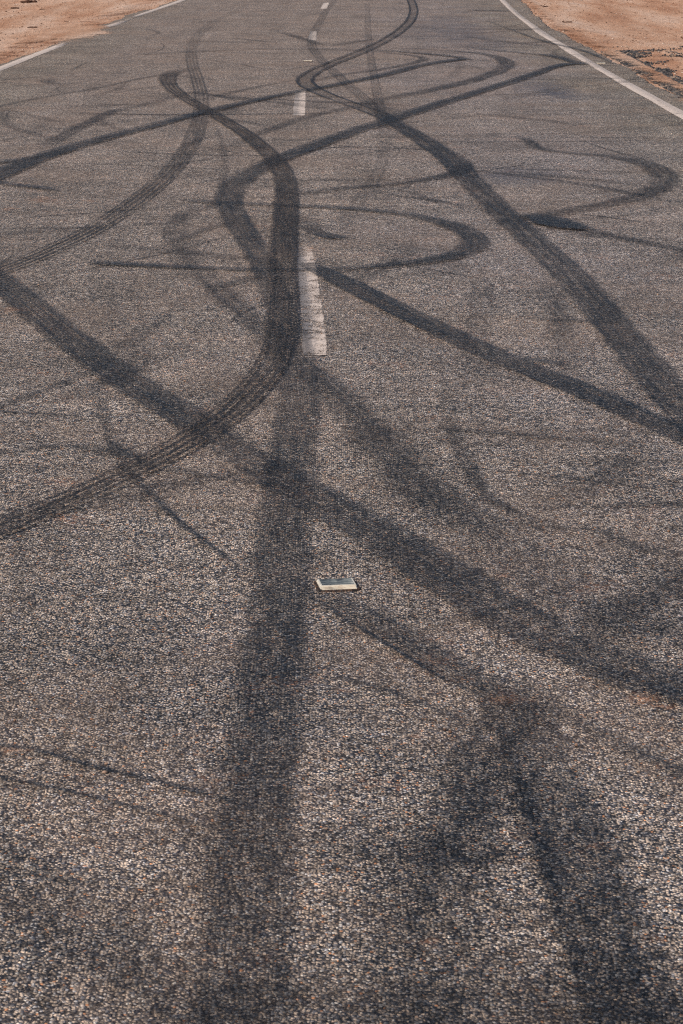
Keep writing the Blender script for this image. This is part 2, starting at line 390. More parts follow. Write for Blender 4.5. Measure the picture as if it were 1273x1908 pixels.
for pts, wd, lb in [
    ([(565, 462, .9, .9), (571, 500, .72), (576, 540, .76), (581, 580, .78), (585, 620, .80), (586, 645, .5), (587, 664, .66)], .108, 'nearest and longest white centre dash, half worn away beside the darkest tyre mark'),
    ([(560, 170, .6), (559, 185, .55), (558, 200, .45), (557, 217, .5)], .115, 'second white centre line dash, scuffed grey, just below a long dark diagonal skid'),
    ([(584, 60, .6), (583, 68, .4), (582, 77, .4)], .115, 'third white centre line dash, small and square, up the road'),
    ([(609, 7, .3), (606, 12, .2), (603, 18, .2)], .115, 'farthest small white centre line dash at the top of the picture')]:
    tag(ribbon('centre_line_dash', pts, M_PAINT, .0022, wd, wear='st'), lb, 'road line', 'white centre line dashes')

# rubber: name, label, width, softness, edge, tread, warm, points
MARKS = [
 # --- oldest and faintest first
 ('faint mark running from the left frame edge up to the hook of the brown mark', .13, .5, 0, 0, 0,
  [(-60, 212, .25), (0, 200, .35), (60, 187, .32), (110, 178, .3), (160, 170, .36), (210, 160, .3), (260, 148, .4), (320, 138, .35)]),
 ('faint smudged stripe on the left lane just above the long diagonal skid', .22, .6, 0, 0, 0,
  [(60, 285, 0), (115, 257, .45), (160, 232, .5), (215, 208, .5), (260, 200, .3), (330, 180, .25), (420, 165, 0)]),
 ('small faint loop by the left frame edge above the long diagonal skid', .15, .5, 0, 0, 0,
  [(20, 203, .2), (5, 215, .32), (12, 232, .32), (50, 248, .3), (110, 262, .15), (170, 275, 0)]),
 ('faint thin mark rising right from where brown mark and long diagonal cross', .16, .5, 0, 0, 0,
  [(380, 190, 0), (400, 182, .35), (450, 170, .35), (510, 158, .3), (560, 150, 0)]),
 ('faint dashed smear below the second centre dash', .2, .6, 0, 0, 0,
  [(400, 290, 0), (483, 251, .4), (525, 236, .45), (563, 222, .35), (640, 205, .35), (720, 190, 0)]),
 ('very thin level line crossing the brown tread mark near its second crossing', .11, .45, 0, 0, 0,
  [(200, 283, 0), (280, 287, .35), (400, 291, .3), (520, 291, .3), (633, 275, .45), (720, 277, .4), (800, 281, .4), (860, 286, 0)]),
 ('faint level band across the right lane just below the hairpin tips', .3, .6, 0, 0, 0,
  [(890, 212, 0), (930, 218, .3), (980, 223, .35), (1040, 229, .3), (1110, 236, 0)]),
 ('faint dotted streak inside the right hairpin', .14, .55, 0, 0, 0,
  [(860, 318, 0), (915, 323, .3), (990, 333, .42), (1060, 341, .35), (1150, 357, .4), (1220, 372, .2), (1300, 385, 0)]),
 ('faint thin streak between the centre hairpin and the serpentine skid', .13, .5, 0, 0, 0,
  [(690, 357, 0), (740, 366, .35), (800, 374, .5), (850, 383, .4), (900, 395, 0)]),
 ('faint straight tail running right from the short black scuff to the right frame edge', .16, .5, 0, 0, 0,
  [(1080, 428, .4), (1130, 438, .4), (1180, 449, .45), (1240, 462, .4), (1330, 480, .3)]),
 ('pale blue grey upright smear between the two diagonal skids on the right', .15, .5, .6, .2, 0,
  [(898, 525, .2), (897, 540, .52), (895, 580, .40), (893, 620, .32), (888, 660, .15), (880, 720, .1), (870, 760, 0)]),
 ('wide washed out patch left of the big right diagonal skid', .20, .9, 0, 0, 0,
  [(1020, 510, 0), (1030, 550, .32), (1042, 600, .42), (1050, 640, .3), (1050, 700, 0)]),
 ('short level streak crossing the washed out patch on the right', .11, .5, 0, 0, 0,
  [(990, 595, 0), (1025, 599, .5), (1070, 600, .45), (1120, 602, .35), (1160, 603, 0)]),
 ('faint narrow curve in the middle of the right lane below the second diagonal skid', .09, .7, 0, 0, 0,
  [(825, 690, 0), (832, 750, .25), (842, 810, .35), (868, 872, .45), (908, 930, .5), (955, 962, .45), (1010, 985, 0)]),
 ('faint level streak starting at the faint narrow curve and running right', .09, .5, 0, 0, 0,
  [(820, 800, 0), (860, 804, .45), (940, 810, .42), (1040, 820, .4), (1150, 830, .2), (1273, 850, 0)]),
 ('faint diagonal streak low in the right lane heading for the frame edge', .15, .8, 0, 0, 0,
  [(880, 960, 0), (1000, 985, .25), (1110, 990, .3), (1180, 1020, .35), (1330, 1050, .3)]),
 ('soft dark bow at the right frame edge beneath the thin streaks', .18, .8, 0, 0, 0,
  [(1330, 1050, .4), (1240, 1095, .3), (1170, 1135, .3), (1110, 1190, .2), (1060, 1260, 0)]),
 ('faint line across the far left of the near road above the brown tread mark', .08, .5, 0, 0, 0,
  [(-40, 775, .3), (40, 745, .4), (100, 722, .42), (166, 698, .35), (240, 660, 0)]),
 ('upper of two faint level smears left of the brown tread mark', .12, .7, 0, 0, 0,
  [(-40, 850, .2), (60, 838, .32), (140, 835, .38), (220, 850, .32), (300, 855, 0)]),
 ('faint level smear running right out of the brown tread mark', .08, .6, 0, 0, 0,
  [(260, 870, 0), (330, 880, .35), (410, 893, .35), (500, 905, .3), (640, 930, 0)]),
 ('faint upright wisp that drops onto the brown tread mark', .07, .7, 0, 0, 0,
  [(180, 700, 0), (190, 760, .25), (202, 815, .38), (225, 862, .4), (250, 900, .1)]),
 ('faint wide streak left of the loop, drifting down to the long diagonal band', .2, .9, 0, 0, 0,
  [(440, 520, 0), (360, 560, .22), (280, 610, .28), (210, 660, .2), (120, 700, 0)]),
 ('soft wide haze of rubber at the bottom left corner', .5, 1., 0, 0, 0,
  [(-60, 1600, .42), (60, 1690, .38), (180, 1790, .34), (320, 1880, .4), (420, 1990, .4)]),
 ('upper of the two thin lines at the lower left', .03, .6, 0, 0, 0,
  [(-30, 1390, .35), (60, 1402, .6), (130, 1420, .7), (190, 1437, .75), (250, 1450, .6), (310, 1466, .72), (375, 1482, .78), (430, 1498, .6), (520, 1530, .2)]),
 ('lower of the two thin lines at the lower left', .024, .6, 0, 0, 0,
  [(-30, 1448, .7), (40, 1461, .65), (110, 1475, .7), (160, 1488, .75), (220, 1503, .6), (290, 1518, .55), (350, 1535, .35), (440, 1565, 0)]),
 ('faint pair of tread bands weaving along beside the centre line at the top', .16, .4, .5, .5, 0,
  [(640, -14, .2), (612, 15, .4), (596, 42, .55), (583, 66, .5), (580, 84, .55), (592, 106, .6), (622, 136, .6), (655, 166, .5), (690, 196, .45), (716, 222, .2)]),
 ('faint blue stroke touching the third centre dash from the left', .2, .5, 0, 0, 0,
  [(510, 56, 0), (530, 64, .35), (560, 73, .5), (588, 82, .45), (600, 88, 0)]),
 ('pale straight tread band right of the centre line, running away up the road', .12, .35, .7, .6, 0,
  [(684, 8, .30), (685, 40, .42), (687, 80, .50), (692, 120, .55), (700, 165, .55), (710, 220, .45), (716, 260, .35), (712, 300, .38), (696, 338, .42), (672, 372, .38), (645, 408, .32), (610, 440, 0)]),
 ('soft smudge where the pale straight tread band meets the serpentine skid', .5, 1., 0, 0, 0,
  [(670, 180, 0), (700, 200, .35), (730, 225, .4), (760, 250, 0)]),
 ('faint loop left of the dark centre mark that swings back under it', .22, .65, 0, 0, 0,
  [(455, 372, 0), (400, 382, .2), (350, 398, .32), (322, 428, .34), (334, 470, .30), (372, 512, .34), (425, 562, .46), (470, 602, .48), (520, 650, .45), (585, 700, .52), (650, 762, .50, 1.15), (700, 820, .48, 1.25), (745, 875, .46, 1.3), (795, 930, .46, 1.3), (850, 975, .22, 1.1), (900, 1010, .0), (1040, 1110, 0)]),
 ('faint thin strand above the long diagonal, ending inside its hairpin tip', .17, .5, 0, 0, 0,
  [(560, 158, .1), (633, 142, .45), (700, 133, .45), (755, 123, .5), (790, 112, .5), (765, 105, .5), (700, 99, .35), (633, 96, .25), (560, 94, 0)]),
 ('medium grey hairpin on the right lane between the two dark hairpin tips', .26, .35, 0, 0, 0,
  [(640, 89, 0, .4), (720, 91, .3, .4), (800, 94, .45, .4), (870, 99, .5, .5), (918, 106, .6, .8), (944, 119, .62), (930, 134, .6), (884, 151, .62), (834, 163, .6), (760, 179, .45), (700, 190, .3), (620, 212, 0)]),
 ('wide grey hairpin opening left, its rounded tip near the right frame edge', .26, .45, 0, 0, .2,
  [(955, 255, 0, .5), (985, 264, .55, .6), (998, 279, .6, .6), (1050, 287, .52, .5), (1110, 291, .52, .6), (1175, 300, .6, .9), (1225, 318, .62), (1240, 342, .62), (1205, 365, .62), (1140, 382, .60), (1070, 394, .52), (1000, 406, .45), (930, 416, .1)]),
 ('narrow grey mark leaving the black blot leftward towards the dark centre mark', .19, .4, 0, 0, .2,
  [(866, 308, .5), (858, 322, .7), (830, 331, .72), (784, 339, .65), (708, 348, .6), (633, 354, .5), (570, 362, .3), (520, 370, 0)]),
 ('small black tick beside the nearest centre dash, just above the centre hairpin', .22, .5, 0, 0, 0,
  [(545, 400, 0), (570, 420, .3), (592, 436, .6, .8), (615, 444, 1.1, .8), (645, 446, 1.1, .7)]),
 ('narrow dark line dropping right from the brown tread mark near the left', .045, .8, 0, 0, 0,
  [(225, 870, .3), (262, 905, .6), (300, 945, .75), (340, 982, .8), (385, 1018, .75), (415, 1040, .5), (470, 1080, 0)]),
 ('second faint mark low in the picture, leaning left from the dark patch', .30, .9, 0, 0, 0,
  [(1010, 1270, 0), (955, 1335, .5), (905, 1410, .52), (875, 1490, .56), (850, 1570, .62), (815, 1650, .50), (780, 1760, .34), (760, 1930, .28)]),
 ('soft cross smear at the foot of the leaning mark', .26, .8, 0, 0, 0,
  [(590, 1580, 0), (690, 1585, .3), (790, 1600, .34), (890, 1600, .4), (960, 1570, 0)]),
 ('soft wide mark running down to the bottom right corner of the road', .24, .5, 0, 0, 0,
  [(910, 1240, .1), (965, 1340, .40), (1010, 1450, .55), (1055, 1570, .62), (1110, 1700, .66), (1160, 1820, .62), (1200, 1980, .56)]),
 ('crisp dark thread along the left side of the mark to the bottom right corner', .045, .8, 0, 0, 0,
  [(950, 1400, 0), (965, 1470, .5), (985, 1540, .65), (1012, 1620, .7), (1040, 1710, .72), (1065, 1800, .4), (1090, 1900, .3)]),
 ('faint diagonal on the right that parts from the wide mark towards the frame edge', .12, .8, 0, 0, 0,
  [(980, 1290, 0), (1080, 1350, .35), (1170, 1400, .45), (1260, 1440, .45), (1360, 1490, .4)]),
 ('grey diagonal mark that starts beneath the raised reflective marker', .16, .6, 0, 0, 0,
  [(565, 1085, 0), (620, 1125, .42), (690, 1160, .52), (760, 1200, .55), (830, 1245, .5), (900, 1290, .38), (1000, 1340, .2), (1120, 1390, 0)]),
 ('crisp dark line along the lower edge of the diagonal below the raised marker', .030, .7, 0, 0, 0,
  [(575, 1118, .2), (620, 1145, .6), (680, 1182, .7), (745, 1222, .8), (810, 1262, .75), (870, 1292, .5), (930, 1320, 0)]),
 ('broken thin line lower down, parallel to the diagonal below the marker', .03, .8, 0, 0, 0,
  [(600, 1260, 0), (660, 1275, .4), (740, 1300, .5), (800, 1325, .55), (850, 1345, .3), (900, 1370, 0)]),
 ('dark haze of rubber filling the foot of the picture between the two long dark bands', .55, 1., 0, 0, 0,
  [(380, 1850, .2), (600, 1880, .4), (850, 1890, .45), (1100, 1900, .4), (1350, 1900, .4)]),
 ('soft grey haze in the right lane just above the broad blue black band', .45, 1., 0, 0, 0,
  [(760, 840, 0), (860, 950, .3), (960, 1060, .36), (1090, 1150, .36), (1250, 1190, .34), (1400, 1220, .3)]),
 ('soft dark patch at the right frame edge where thin bows meet the broad band', .5, 1., 0, 0, 0,
  [(1080, 1240, 0), (1160, 1180, .2), (1240, 1110, .24), (1340, 1060, .24)]),
 ('soft dull stripe left of the dark centre mark near its second crossing', .09, .8, 0, 0, 0,
  [(396, 225, 0), (408, 260, .2), (418, 300, .28), (412, 345, .25), (398, 385, .15), (370, 410, 0)]),
 ('faint arc inside the loop left of the dark centre mark', .10, .7, 0, 0, 0,
  [(315, 455, 0), (345, 446, .4), (385, 430, .4), (425, 418, .35), (450, 400, 0)]),
 ('faint smudge in the triangle between the loop and the dark centre mark', .16, .8, 0, 0, 0,
  [(395, 540, .2), (430, 532, .5), (470, 520, .5), (495, 508, .2)]),
 ('thin smudge on the upper edge of the second diagonal skid', .10, .7, 0, 0, 0,
  [(960, 668, .2), (1000, 676, .6), (1040, 682, .6), (1065, 686, 0)]),
 ('soft blue patch just left of where the narrow dark line leaves the brown mark', .14, .9, 0, 0, 0,
  [(195, 825, 0), (225, 842, .5), (255, 862, .55), (290, 885, 0)]),
 # --- bold ones
 ('broad dark band straight down the near road, left of the raised marker', .205, .30, 0, 0, 0,
  [(556, 690, .42), (555, 730, .48), (552, 790, .52), (541, 860, .54), (531, 940, .50), (524, 1030, .54), (516, 1140, .60), (506, 1240, .64), (492, 1340, .64), (478, 1450, .60), (466, 1560, .50), (456, 1700, .45), (445, 1830, .45), (440, 1960, .4)]),
 ('broad blue black band falling from left frame edge to right, above the raised marker', .225, .28, 0, 0, 0,
  [(-60, 485, .4), (0, 530, .6), (60, 578, .66), (130, 636, .68), (210, 697, .70), (290, 748, .70), (360, 790, .68), (420, 832, .42), (490, 878, .52), (560, 920, .62, 1.1), (640, 962, .54, 1.1), (720, 1010, .56, 1.1), (800, 1060, .62, 1.1), (880, 1112, .66, 1.1), (960, 1165, .62, 1.1), (1050, 1212, .66, 1.1), (1150, 1250, .66, 1.15), (1273, 1292, .66, 1.2), (1400, 1330, .6)]),
 ('curved tread patterned mark sweeping down the left lane to the left frame edge', .19, .24, .15, 1.5, .5,
  [(470, 8, 0), (440, 22, .25), (400, 42, .3), (370, 66, .32), (356, 92, .42), (357, 120, .55), (366, 150, .65), (374, 185, .65), (370, 225, .72), (355, 268, .85), (325, 312, .95), (285, 352, 1.), (235, 390, 1.), (175, 430, 1.), (110, 462, 1.), (40, 492, .95), (-40, 520, .9)]),
 ('S shaped skid with two dark shoulders, from the top of the picture down', .215, .14, 1.15, 0, .3,
  [(745, -30, 1.3, .85), (765, 2, 1.3, .85), (770, 26, 1.3, .85), (756, 50, 1.3, .85), (720, 76, 1.3, .85), (670, 100, 1.3, .9), (622, 119, 1.3, .9), (585, 136, 1.3, .95), (567, 152, 1.3, 1.0), (583, 168, 1.1), (625, 186, .72, .9), (672, 203, .66, .9), (712, 218, .66)]),
 ('widest dark skid on the right lane, curving down to the right frame edge', .23, .30, .1, 0, .1,
  [(706, 216, .5), (735, 232, .80, .85), (775, 256, .85), (812, 280, .88, 1.1), (845, 304, .9, 1.15), (872, 336, .72), (905, 370, .74), (950, 414, .76), (1005, 462, .70), (1062, 518, .72), (1118, 582, .74), (1172, 648, .75), (1225, 712, .74), (1290, 785, .72), (1360, 870, .7)]),
 ('centre hairpin skid with long level arms and its rounded tip on the right', .20, .32, 0, .1, 0,
  [(345, 377, .4, .4), (372, 379, .8, .55), (440, 383, .78, .6), (520, 386, .78, .6), (600, 389, .78, .65), (680, 394, .74, .7), (760, 403, .74, .8), (820, 416, .76, .9), (866, 434, .78, 1.05), (886, 454, .78, 1.1), (868, 473, .78), (815, 488, .78, .85), (740, 498, .78, .75), (650, 504, .72, .55), (560, 508, .70, .45), (470, 507, .72, .5), (380, 504, .8, .55), (300, 500, .85, .75), (220, 496, .85, .8), (165, 493, .5, .55)]),
 ('dark diagonal skid from the nearest centre dash to the right frame edge', .185, .22, .1, 0, 0,
  [(568, 494, .6, .6), (600, 510, .86, .85), (650, 535, .88), (710, 565, .88), (780, 600, .84), (860, 638, .78), (940, 675, .80), (1020, 706, .82), (1100, 739, .82), (1180, 774, .84), (1280, 820, .84), (1380, 868, .8)]),
 ('thin, nearly level dark line across both lanes, ending in a hairpin tip', .13, .4, 0, 0, 0,
  [(200, 104, 0), (250, 104, .35), (330, 100, .75), (440, 95, .78), (560, 93, .82), (690, 96, .8), (760, 100, .8), (820, 105, .85), (862, 110, .9, 1.3)]),
 ('long dark skid from the left frame edge up to a tip in the right lane', .24, .22, 0, 0, 0,
  [(-50, 352, .85, 1.1), (0, 328, .88, 1.1), (50, 306, .88, 1.05), (100, 288, .86), (200, 259, .84, .85), (300, 233, .84, .8), (400, 207, .86, .75), (480, 189, .88, .7), (560, 173, .9, .7), (640, 158, .9, .75), (720, 141, .9, .85), (780, 125, .88, .8), (835, 116, 1.1, .85), (867, 112, 1.3, .9)]),
 ('short black strand merging into the long diagonal skid at the left frame edge', .17, .5, 0, 0, 0,
  [(-30, 309, .85), (20, 303, .85), (60, 297, .85), (100, 289, .8), (125, 284, 0)]),
 ('short pointed dark sliver below the long diagonal skid at the left frame edge', .14, .4, 0, 0, 0,
  [(-40, 341, .8), (20, 347, .8), (70, 353, .8), (112, 359, .6, .4)]),
 ('long dark skid curving up from behind the brown mark to the right edge line', .235, .24, 0, 0, 0,
  [(1096, 121, 1.4, .7), (1066, 121, 1.4, 1.1), (1030, 128, 1.15, .7), (980, 146, .88, .85), (900, 171, .88, .85), (810, 199, .88, .9), (720, 228, .86, .95), (640, 254, .88, .95), (570, 280, .95, .95), (515, 302, .90, .95), (465, 326, .70, 1.0), (432, 354, .66, .95), (426, 385, .68, .9), (446, 425, .68, .85), (474, 468, .62, .8), (498, 515, .5, .8), (518, 580, .4, .8), (538, 640, .42, .85), (553, 690, .3, .9)]),
 ('thin upper strand of the hairpin tip against the right edge line', .22, .4, 0, 0, 0,
  [(860, 91, 0, .4), (910, 95, .65, .5), (960, 100, .7, .5), (1005, 104, .8, .6), (1035, 108, .9, 1.1), (1060, 115, .9, .9), (1075, 120, .6)]),
 ('short black scuff where the hairpin arm meets the big right diagonal skid', .34, .4, 0, 0, 0,
  [(975, 402, 0, .6), (1000, 407, 1., .7), (1030, 417, 1.3), (1062, 426, 1.4, .8), (1097, 431, .6, .5)]),
 ('small black blot on the far right lane near the top', .45, .6, 0, 0, 0,
  [(878, 20, .2), (895, 22, .8), (920, 22, .8), (945, 24, .2)]),
 ('hair thin line slanting over the right edge line onto the shoulder', .09, .5, 0, 0, 0,
  [(905, 40, .2), (950, 57, .4), (990, 72, .65), (1030, 84, .8), (1075, 94, .85), (1105, 104, .8), (1140, 120, .3)]),
 ('darkest brown black tread mark, hooked at its top and snaking to the lower left', .175, .20, .30, 'T', 1,
  None),
]
A_PTS = [(385, 127, 0, .8, .6), (354, 131, .35, .9, .6), (330, 135, .75, 1.1, .6), (312, 145, 1.05, 1.3, .6), (318, 165, 1.05, 1.15, .6), (352, 190, 1.05, 1.0, .6), (400, 217, 1.05, 1., .5), (450, 248, 1.05, 1., .3), (492, 282, .88, 1.05, .1),
         (520, 315, .90, 1.05, .1), (533, 355, 1.1, 1., .05), (530, 410, 1.3, 1., .1), (527, 470, 1.4, 1., .4), (527, 530, 1.2, 1., .7), (527, 590, 1.3, 1., .8), (519, 645, 1.35, 1., .9), (497, 695, 1.25, 1., .9),
         (452, 748, 1.25, 1., .9), (395, 797, 1.3, 1., .9), (325, 842, 1.25, .98, .9), (245, 884, 1.2, .95, .8), (155, 925, 1.1, .95, .85), (60, 966, 1.2, .95, .7), (-60, 1012, 1.2, .95, .7)]
for i, (lb, wd, soft, edge, tread, warm, pts) in enumerate(MARKS):
    z = .0034 + i*.00016
    if pts is None: pts = [p[:4] for p in A_PTS]
    tv = .8 if tread == 'T' else tread
    o = ribbon('tyre_mark', pts, M_RUB, z, wd, soft=soft, edge=edge, warm=warm, seed=i*1.37)
    if tread == 'T':
        n = len(o.data.vertices)//7
        s = catmull([(p[0], p[1], p[4]) for p in A_PTS]); ww = np.array([at(a[0], a[1]) for a in s])
        sl = np.concatenate([[0], np.cumsum(np.hypot(*(ww[1:]-ww[:-1]).T))])
        attr(o, 'tread', np.repeat(np.interp(np.linspace(0, sl[-1], n), sl, s[:, 2]), 7))
    else: attr(o, 'tread', [tv]*len(o.data.vertices))
    tag(o, lb, 'tyre mark', 'tyre marks on the road')

# hair thin old scuffs, too faint and many to count: one sheet
V = []; F = []; at_u = []; at_v = []; at_s = []; at_q = []
rs = random.Random(11)
for q in range(200):
    t0 = 3.8 + 34*rs.random()**1.25; x0 = rs.uniform(-3.2, 3.0); th = rs.gauss(0, .9) + (1.57 if rs.random() < .5 else 0); L = rs.uniform(.4, 1.0)*(1+t0*.09)
    cur = rs.gauss(0, .55)/max(L, .5); wd = rs.choice([.012, .02, .03, .05, .09, .16])*(1 + t0*.035); s0 = rs.uniform(.30, .70)*(1 if wd < .06 else .62)
    n = max(8, int(L/.05)); x, y = x0, t0; z = .0026 + q*.000004
    for i in range(n):
        a = th + cur*i*L/n; x += math.sin(a)*L/n; y += math.cos(a)*L/n
        e = max(0, math.sin(math.pi*i/(n-1)))**.7
        for rr in (-1, -.4, .4, 1):
            V.append((x+math.cos(a)*rr*wd/2, y-math.sin(a)*rr*wd/2, z)); at_u.append(rr); at_v.append(i*L/n); at_s.append(s0*e); at_q.append(q*.77)
        if i:
            b = len(V)-8
            for k in range(3): F.append((b+k, b+k+1, b+k+5, b+k+4))
o = tag(mesh_obj('faint_scuffs', V, F, M_RUB), kind='stuff')
attr(o, 'across', at_u); attr(o, 'along', at_v); attr(o, 'strength', at_s); attr(o, 'seed', at_q); attr(o, 'soft', [.7]*len(V)); attr(o, 'edge', [0]*len(V)); attr(o, 'tread', [0]*len(V)); attr(o, 'warm', [0]*len(V))

# ------------------------------------------------------------------ stains and painted sheen
def patches(name, mat, z, spots):
    V = []; F = []; cv = []
    for (px, py, rx, ry) in spots:
        c = at(px, py); a = at(px, py-ry)[1]-c[1]; b = rx*CAM_H/((py-HOR)*math.cos(PITCH))
        base = len(V); V.append((c[0], c[1], z)); cv.append(1.)
        for ring, k in ((.5, .6), (1, 0)):
            for j in range(20):
                th = j/20*2*math.pi; q = ring*(1+.12*math.sin(3*th+px)); V.append((c[0]+b*q*math.cos(th), c[1]+a*q*math.sin(th), z)); cv.append(k)
        for j in range(20):
            k = (j+1) % 20; F.append((base, base+1+j, base+1+k)); F.append((base+1+j, base+21+j, base+21+k, base+1+k))
        z += .0001
    o = mesh_obj(name, V, F, mat); attr(o, 'cover', cv); return o
tag(patches('red_dust_patches', M_STAIN, .0142, [(945, 1312, 75, 26), (1195, 1312, 90, 24), (1235, 1328, 60, 14), (268, 1335, 26, 7), (325, 1628, 26, 9), (145, 1717, 40, 11), (775, 1386, 35, 12),
    (78, 377, 60, 12), (170, 380, 30, 6), (20, 395, 30, 8), (790, 1770, 50, 14), (1215, 1765, 60, 16), (20, 585, 50, 12), (20, 1412, 70, 14), (368, 1420, 30, 7), (930, 1085, 40, 10), (580, 470, 20, 8),
    (1100, 1590, 60, 16), (640, 1300, 40, 8), (470, 1340, 22, 6)]), kind='stuff')
tag(patches('sheen_patches', M_SHEEN, .0020, [(1015, 165, 95, 34), (1040, 178, 55, 22), (960, 330, 160, 30), (840, 60, 150, 45)]), kind='stuff')  # sky sheen on the right lane, laid on as blue-grey colour

# dirt blown over the left edge of the seal and its line
V = []; F = []; cv = []
yy = np.arange(24, 60, .12); us = np.linspace(0, 1, 12)
for i, y in enumerate(yy):
    lx = interp(LL, y)
    reach = .16 + .06*math.sin(y*1.3) + .05*math.sin(y*3.7)
    gapc = math.exp(-((y-36.0)/2.6)**2)
    reach += .34*gapc
    dens = .55 + .55*gapc + .15*math.sin(y*.9)
    for u in us:
        V.append((lx - .75 + u*(.62 + reach), y, .0030 + .012*(1-u)*math.sin(u*3.1)))
        cv.append(min(1, (1-u)**.7*1.25)*dens + (.35*gapc if u > .5 else 0)*(1-u)*2)
m = len(us)
F = [(i*m+k, i*m+k+1, (i+1)*m+k+1, (i+1)*m+k) for i in range(len(yy)-1) for k in range(m-1)]
dr = tag(mesh_obj('dirt_drift', V, F, M_DRIFT), kind='stuff'); attr(dr, 'cover', cv)
V = []; F = []; cv = []
yy = np.arange(18, 60, .12)
for i, y in enumerate(yy):
    ex = interp(RE, y)
    for u in us:
        V.append((ex + .30 - u*(.42 + .07*math.sin(y*1.7) + .05*math.sin(y*4.1)), y, .0030 + .01*(1-u)*math.sin(u*3.1)))
        cv.append((1-u)**1.1*.95)
F = [(i*m+k, i*m+k+1, (i+1)*m+k+1, (i+1)*m+k) for i in range(len(yy)-1) for k in range(m-1)]
dr = tag(mesh_obj('dirt_fringe', V, F, M_DRIFT), kind='stuff'); attr(dr, 'cover', cv)

# ------------------------------------------------------------------ loose stones
ICO_V = None
def ico():
    t = (1+5**.5)/2
    v = np.array([(-1, t, 0), (1, t, 0), (-1, -t, 0), (1, -t, 0), (0, -1, t), (0, 1, t), (0, -1, -t), (0, 1, -t), (t, 0, -1), (t, 0, 1), (-t, 0, -1), (-t, 0, 1)], float)
    v /= np.linalg.norm(v[0])
    f = [(0, 11, 5), (0, 5, 1), (0, 1, 7), (0, 7, 10), (0, 10, 11), (1, 5, 9), (5, 11, 4), (11, 10, 2), (10, 7, 6), (7, 1, 8), (3, 9, 4), (3, 4, 2), (3, 2, 6), (3, 6, 8), (3, 8, 9), (4, 9, 5), (2, 4, 11), (6, 2, 10), (8, 6, 7), (9, 8, 1)]
    return v, np.array(f)
IV, IF = ico()
def stones(name, spots, mat, label=None):
    """spots: x, y, z, size, tint"""
    n = len(spots); sp = np.array(spots)
    V = np.repeat(IV[None], n, 0)*(1 + .22*rng.standard_normal((n, 12, 1)).clip(-1.5, 1.5))
    sc = np.stack([.7+.6*rng.random(n), .7+.6*rng.random(n), .45+.35*rng.random(n)], -1)
    V = V*sc[:, None, :]*sp[:, 3][:, None, None]/2
    th = rng.random(n)*6.28; c, s = np.cos(th), np.sin(th)
    x = V[..., 0]*c[:, None] - V[..., 1]*s[:, None]; y = V[..., 0]*s[:, None] + V[..., 1]*c[:, None]
    V = np.stack([x, y, V[..., 2]], -1) + sp[:, None, :3] + np.array([0, 0, 1])*(sp[:, 3]*.15)[:, None, None]
    F = (IF[None] + 12*np.arange(n)[:, None, None]).reshape(-1, 3)
    me = bpy.data.meshes.new(name); me.from_pydata(V.reshape(-1, 3).tolist(), [], F.tolist()); me.materials.append(mat)
    o = bpy.data.objects.new(name, me); C.objects.link(o); attr(o, 'tint', np.repeat(sp[:, 4], 12))
    return tag(o, kind='stuff')
sp = []
for _ in range(17000):
    y = 23 + 33*random.random()**1.0; side = random.random() < .5
    if side: x = interp(LL, y) - .05 - 5.5*random.random()**1.5
    else: x = interp(RE, y) + .02 + 5.5*random.random()**1.5
    sp.append((x, y, ground_z(x, y), .009 + .024*random.random()**3.5, random.random()))
stones('verge_pebbles', sp, M_PEB)
# spilled dark chips beside the right shoulder
sp = []
def in_spill(px, py):
    s = 0
    for cx_, cy_, rx, ry, an in [(1160, 101, 62, 8, .06), (1175, 117, 45, 10, .22), (1225, 138, 55, 14, .16), (1262, 176, 36, 8, .1), (1300, 165, 60, 18, .1)]:
        dx, dy = px-cx_, py-cy_ - (px-cx_)*an
        s = max(s, 1-((dx/rx)**2+(dy/ry)**2))
    return s
k = 0
while len(sp) < 6500 and k < 200000:
    k += 1
    px = random.uniform(1090, 1380); py = random.uniform(88, 200)
    s = in_spill(px, py)
    x, y = at(px, py)
    cl = fnoise(np.array([x*2.1+y*.7]), 31)[0] + fnoise(np.array([y*1.5-x*.9]), 32)[0]
    if s + .45*cl > random.random()*1.0 and s > -.5:
        x, y = at(px, py)
        if x < interp(RE, y)+.05: continue
        sp.append((x, y, ground_z(x, y), .018 + .026*random.random()**1.5, random.random()**1.1))
stones('spilled_gravel', sp, M_GRV)
# few loose chips lying on the seal
sp = []
for _ in range(420):
    px = random.uniform(-20, 1290); py = 90 + 1500*random.random()
    x, y = at(px, py)
    if x > 3.3 or x < -3.9: continue
    sp.append((x, y, .002, .006 + .005*random.random()**2, .2+.8*random.random()))
stones('loose_chips', sp, M_PEB)
# clods by the left verge
def clod(px, py, size, label):
    x, y = at(px, py); n = 5
    V = []; F = []
    for q in range(n):
        dx = (q-(n-1)/2)*size*.42; sc = size*(.28+.14*random.random())
        vv = IV*(1+.2*rng.standard_normal((12, 1)))*sc*np.array([1, 1, .6]) + np.array([dx, size*.1*random.uniform(-1, 1), sc*.3])
        F += (IF + len(V)).tolist(); V += vv.tolist()
    o = mesh_obj('soil_clod', V, F, M_CLOD); o.location = (x, y, ground_z(x, y))
    attr(o, 'tint', [.1]*len(V)); tag(o, label, 'clod', 'clods on the dirt verges')
M_CLOD = stone_material('dark_soil', [(0, (.075, .035, .022)), (1, (.17, .08, .05))])
clod(53, 4, .15, 'largest dark brown clod on the left dirt at the very top of the picture')
clod(28, 17, .07, 'small dark clod on the left dirt below the largest clod')
clod(60, 53, .07, 'dark clod halfway between the left edge line and the large clod')
clod(79, 20, .05, 'tiny clod on the left dirt right of the large clod')
clod(1013, 13, .08, 'dark clod on the right dirt near the top of the picture')
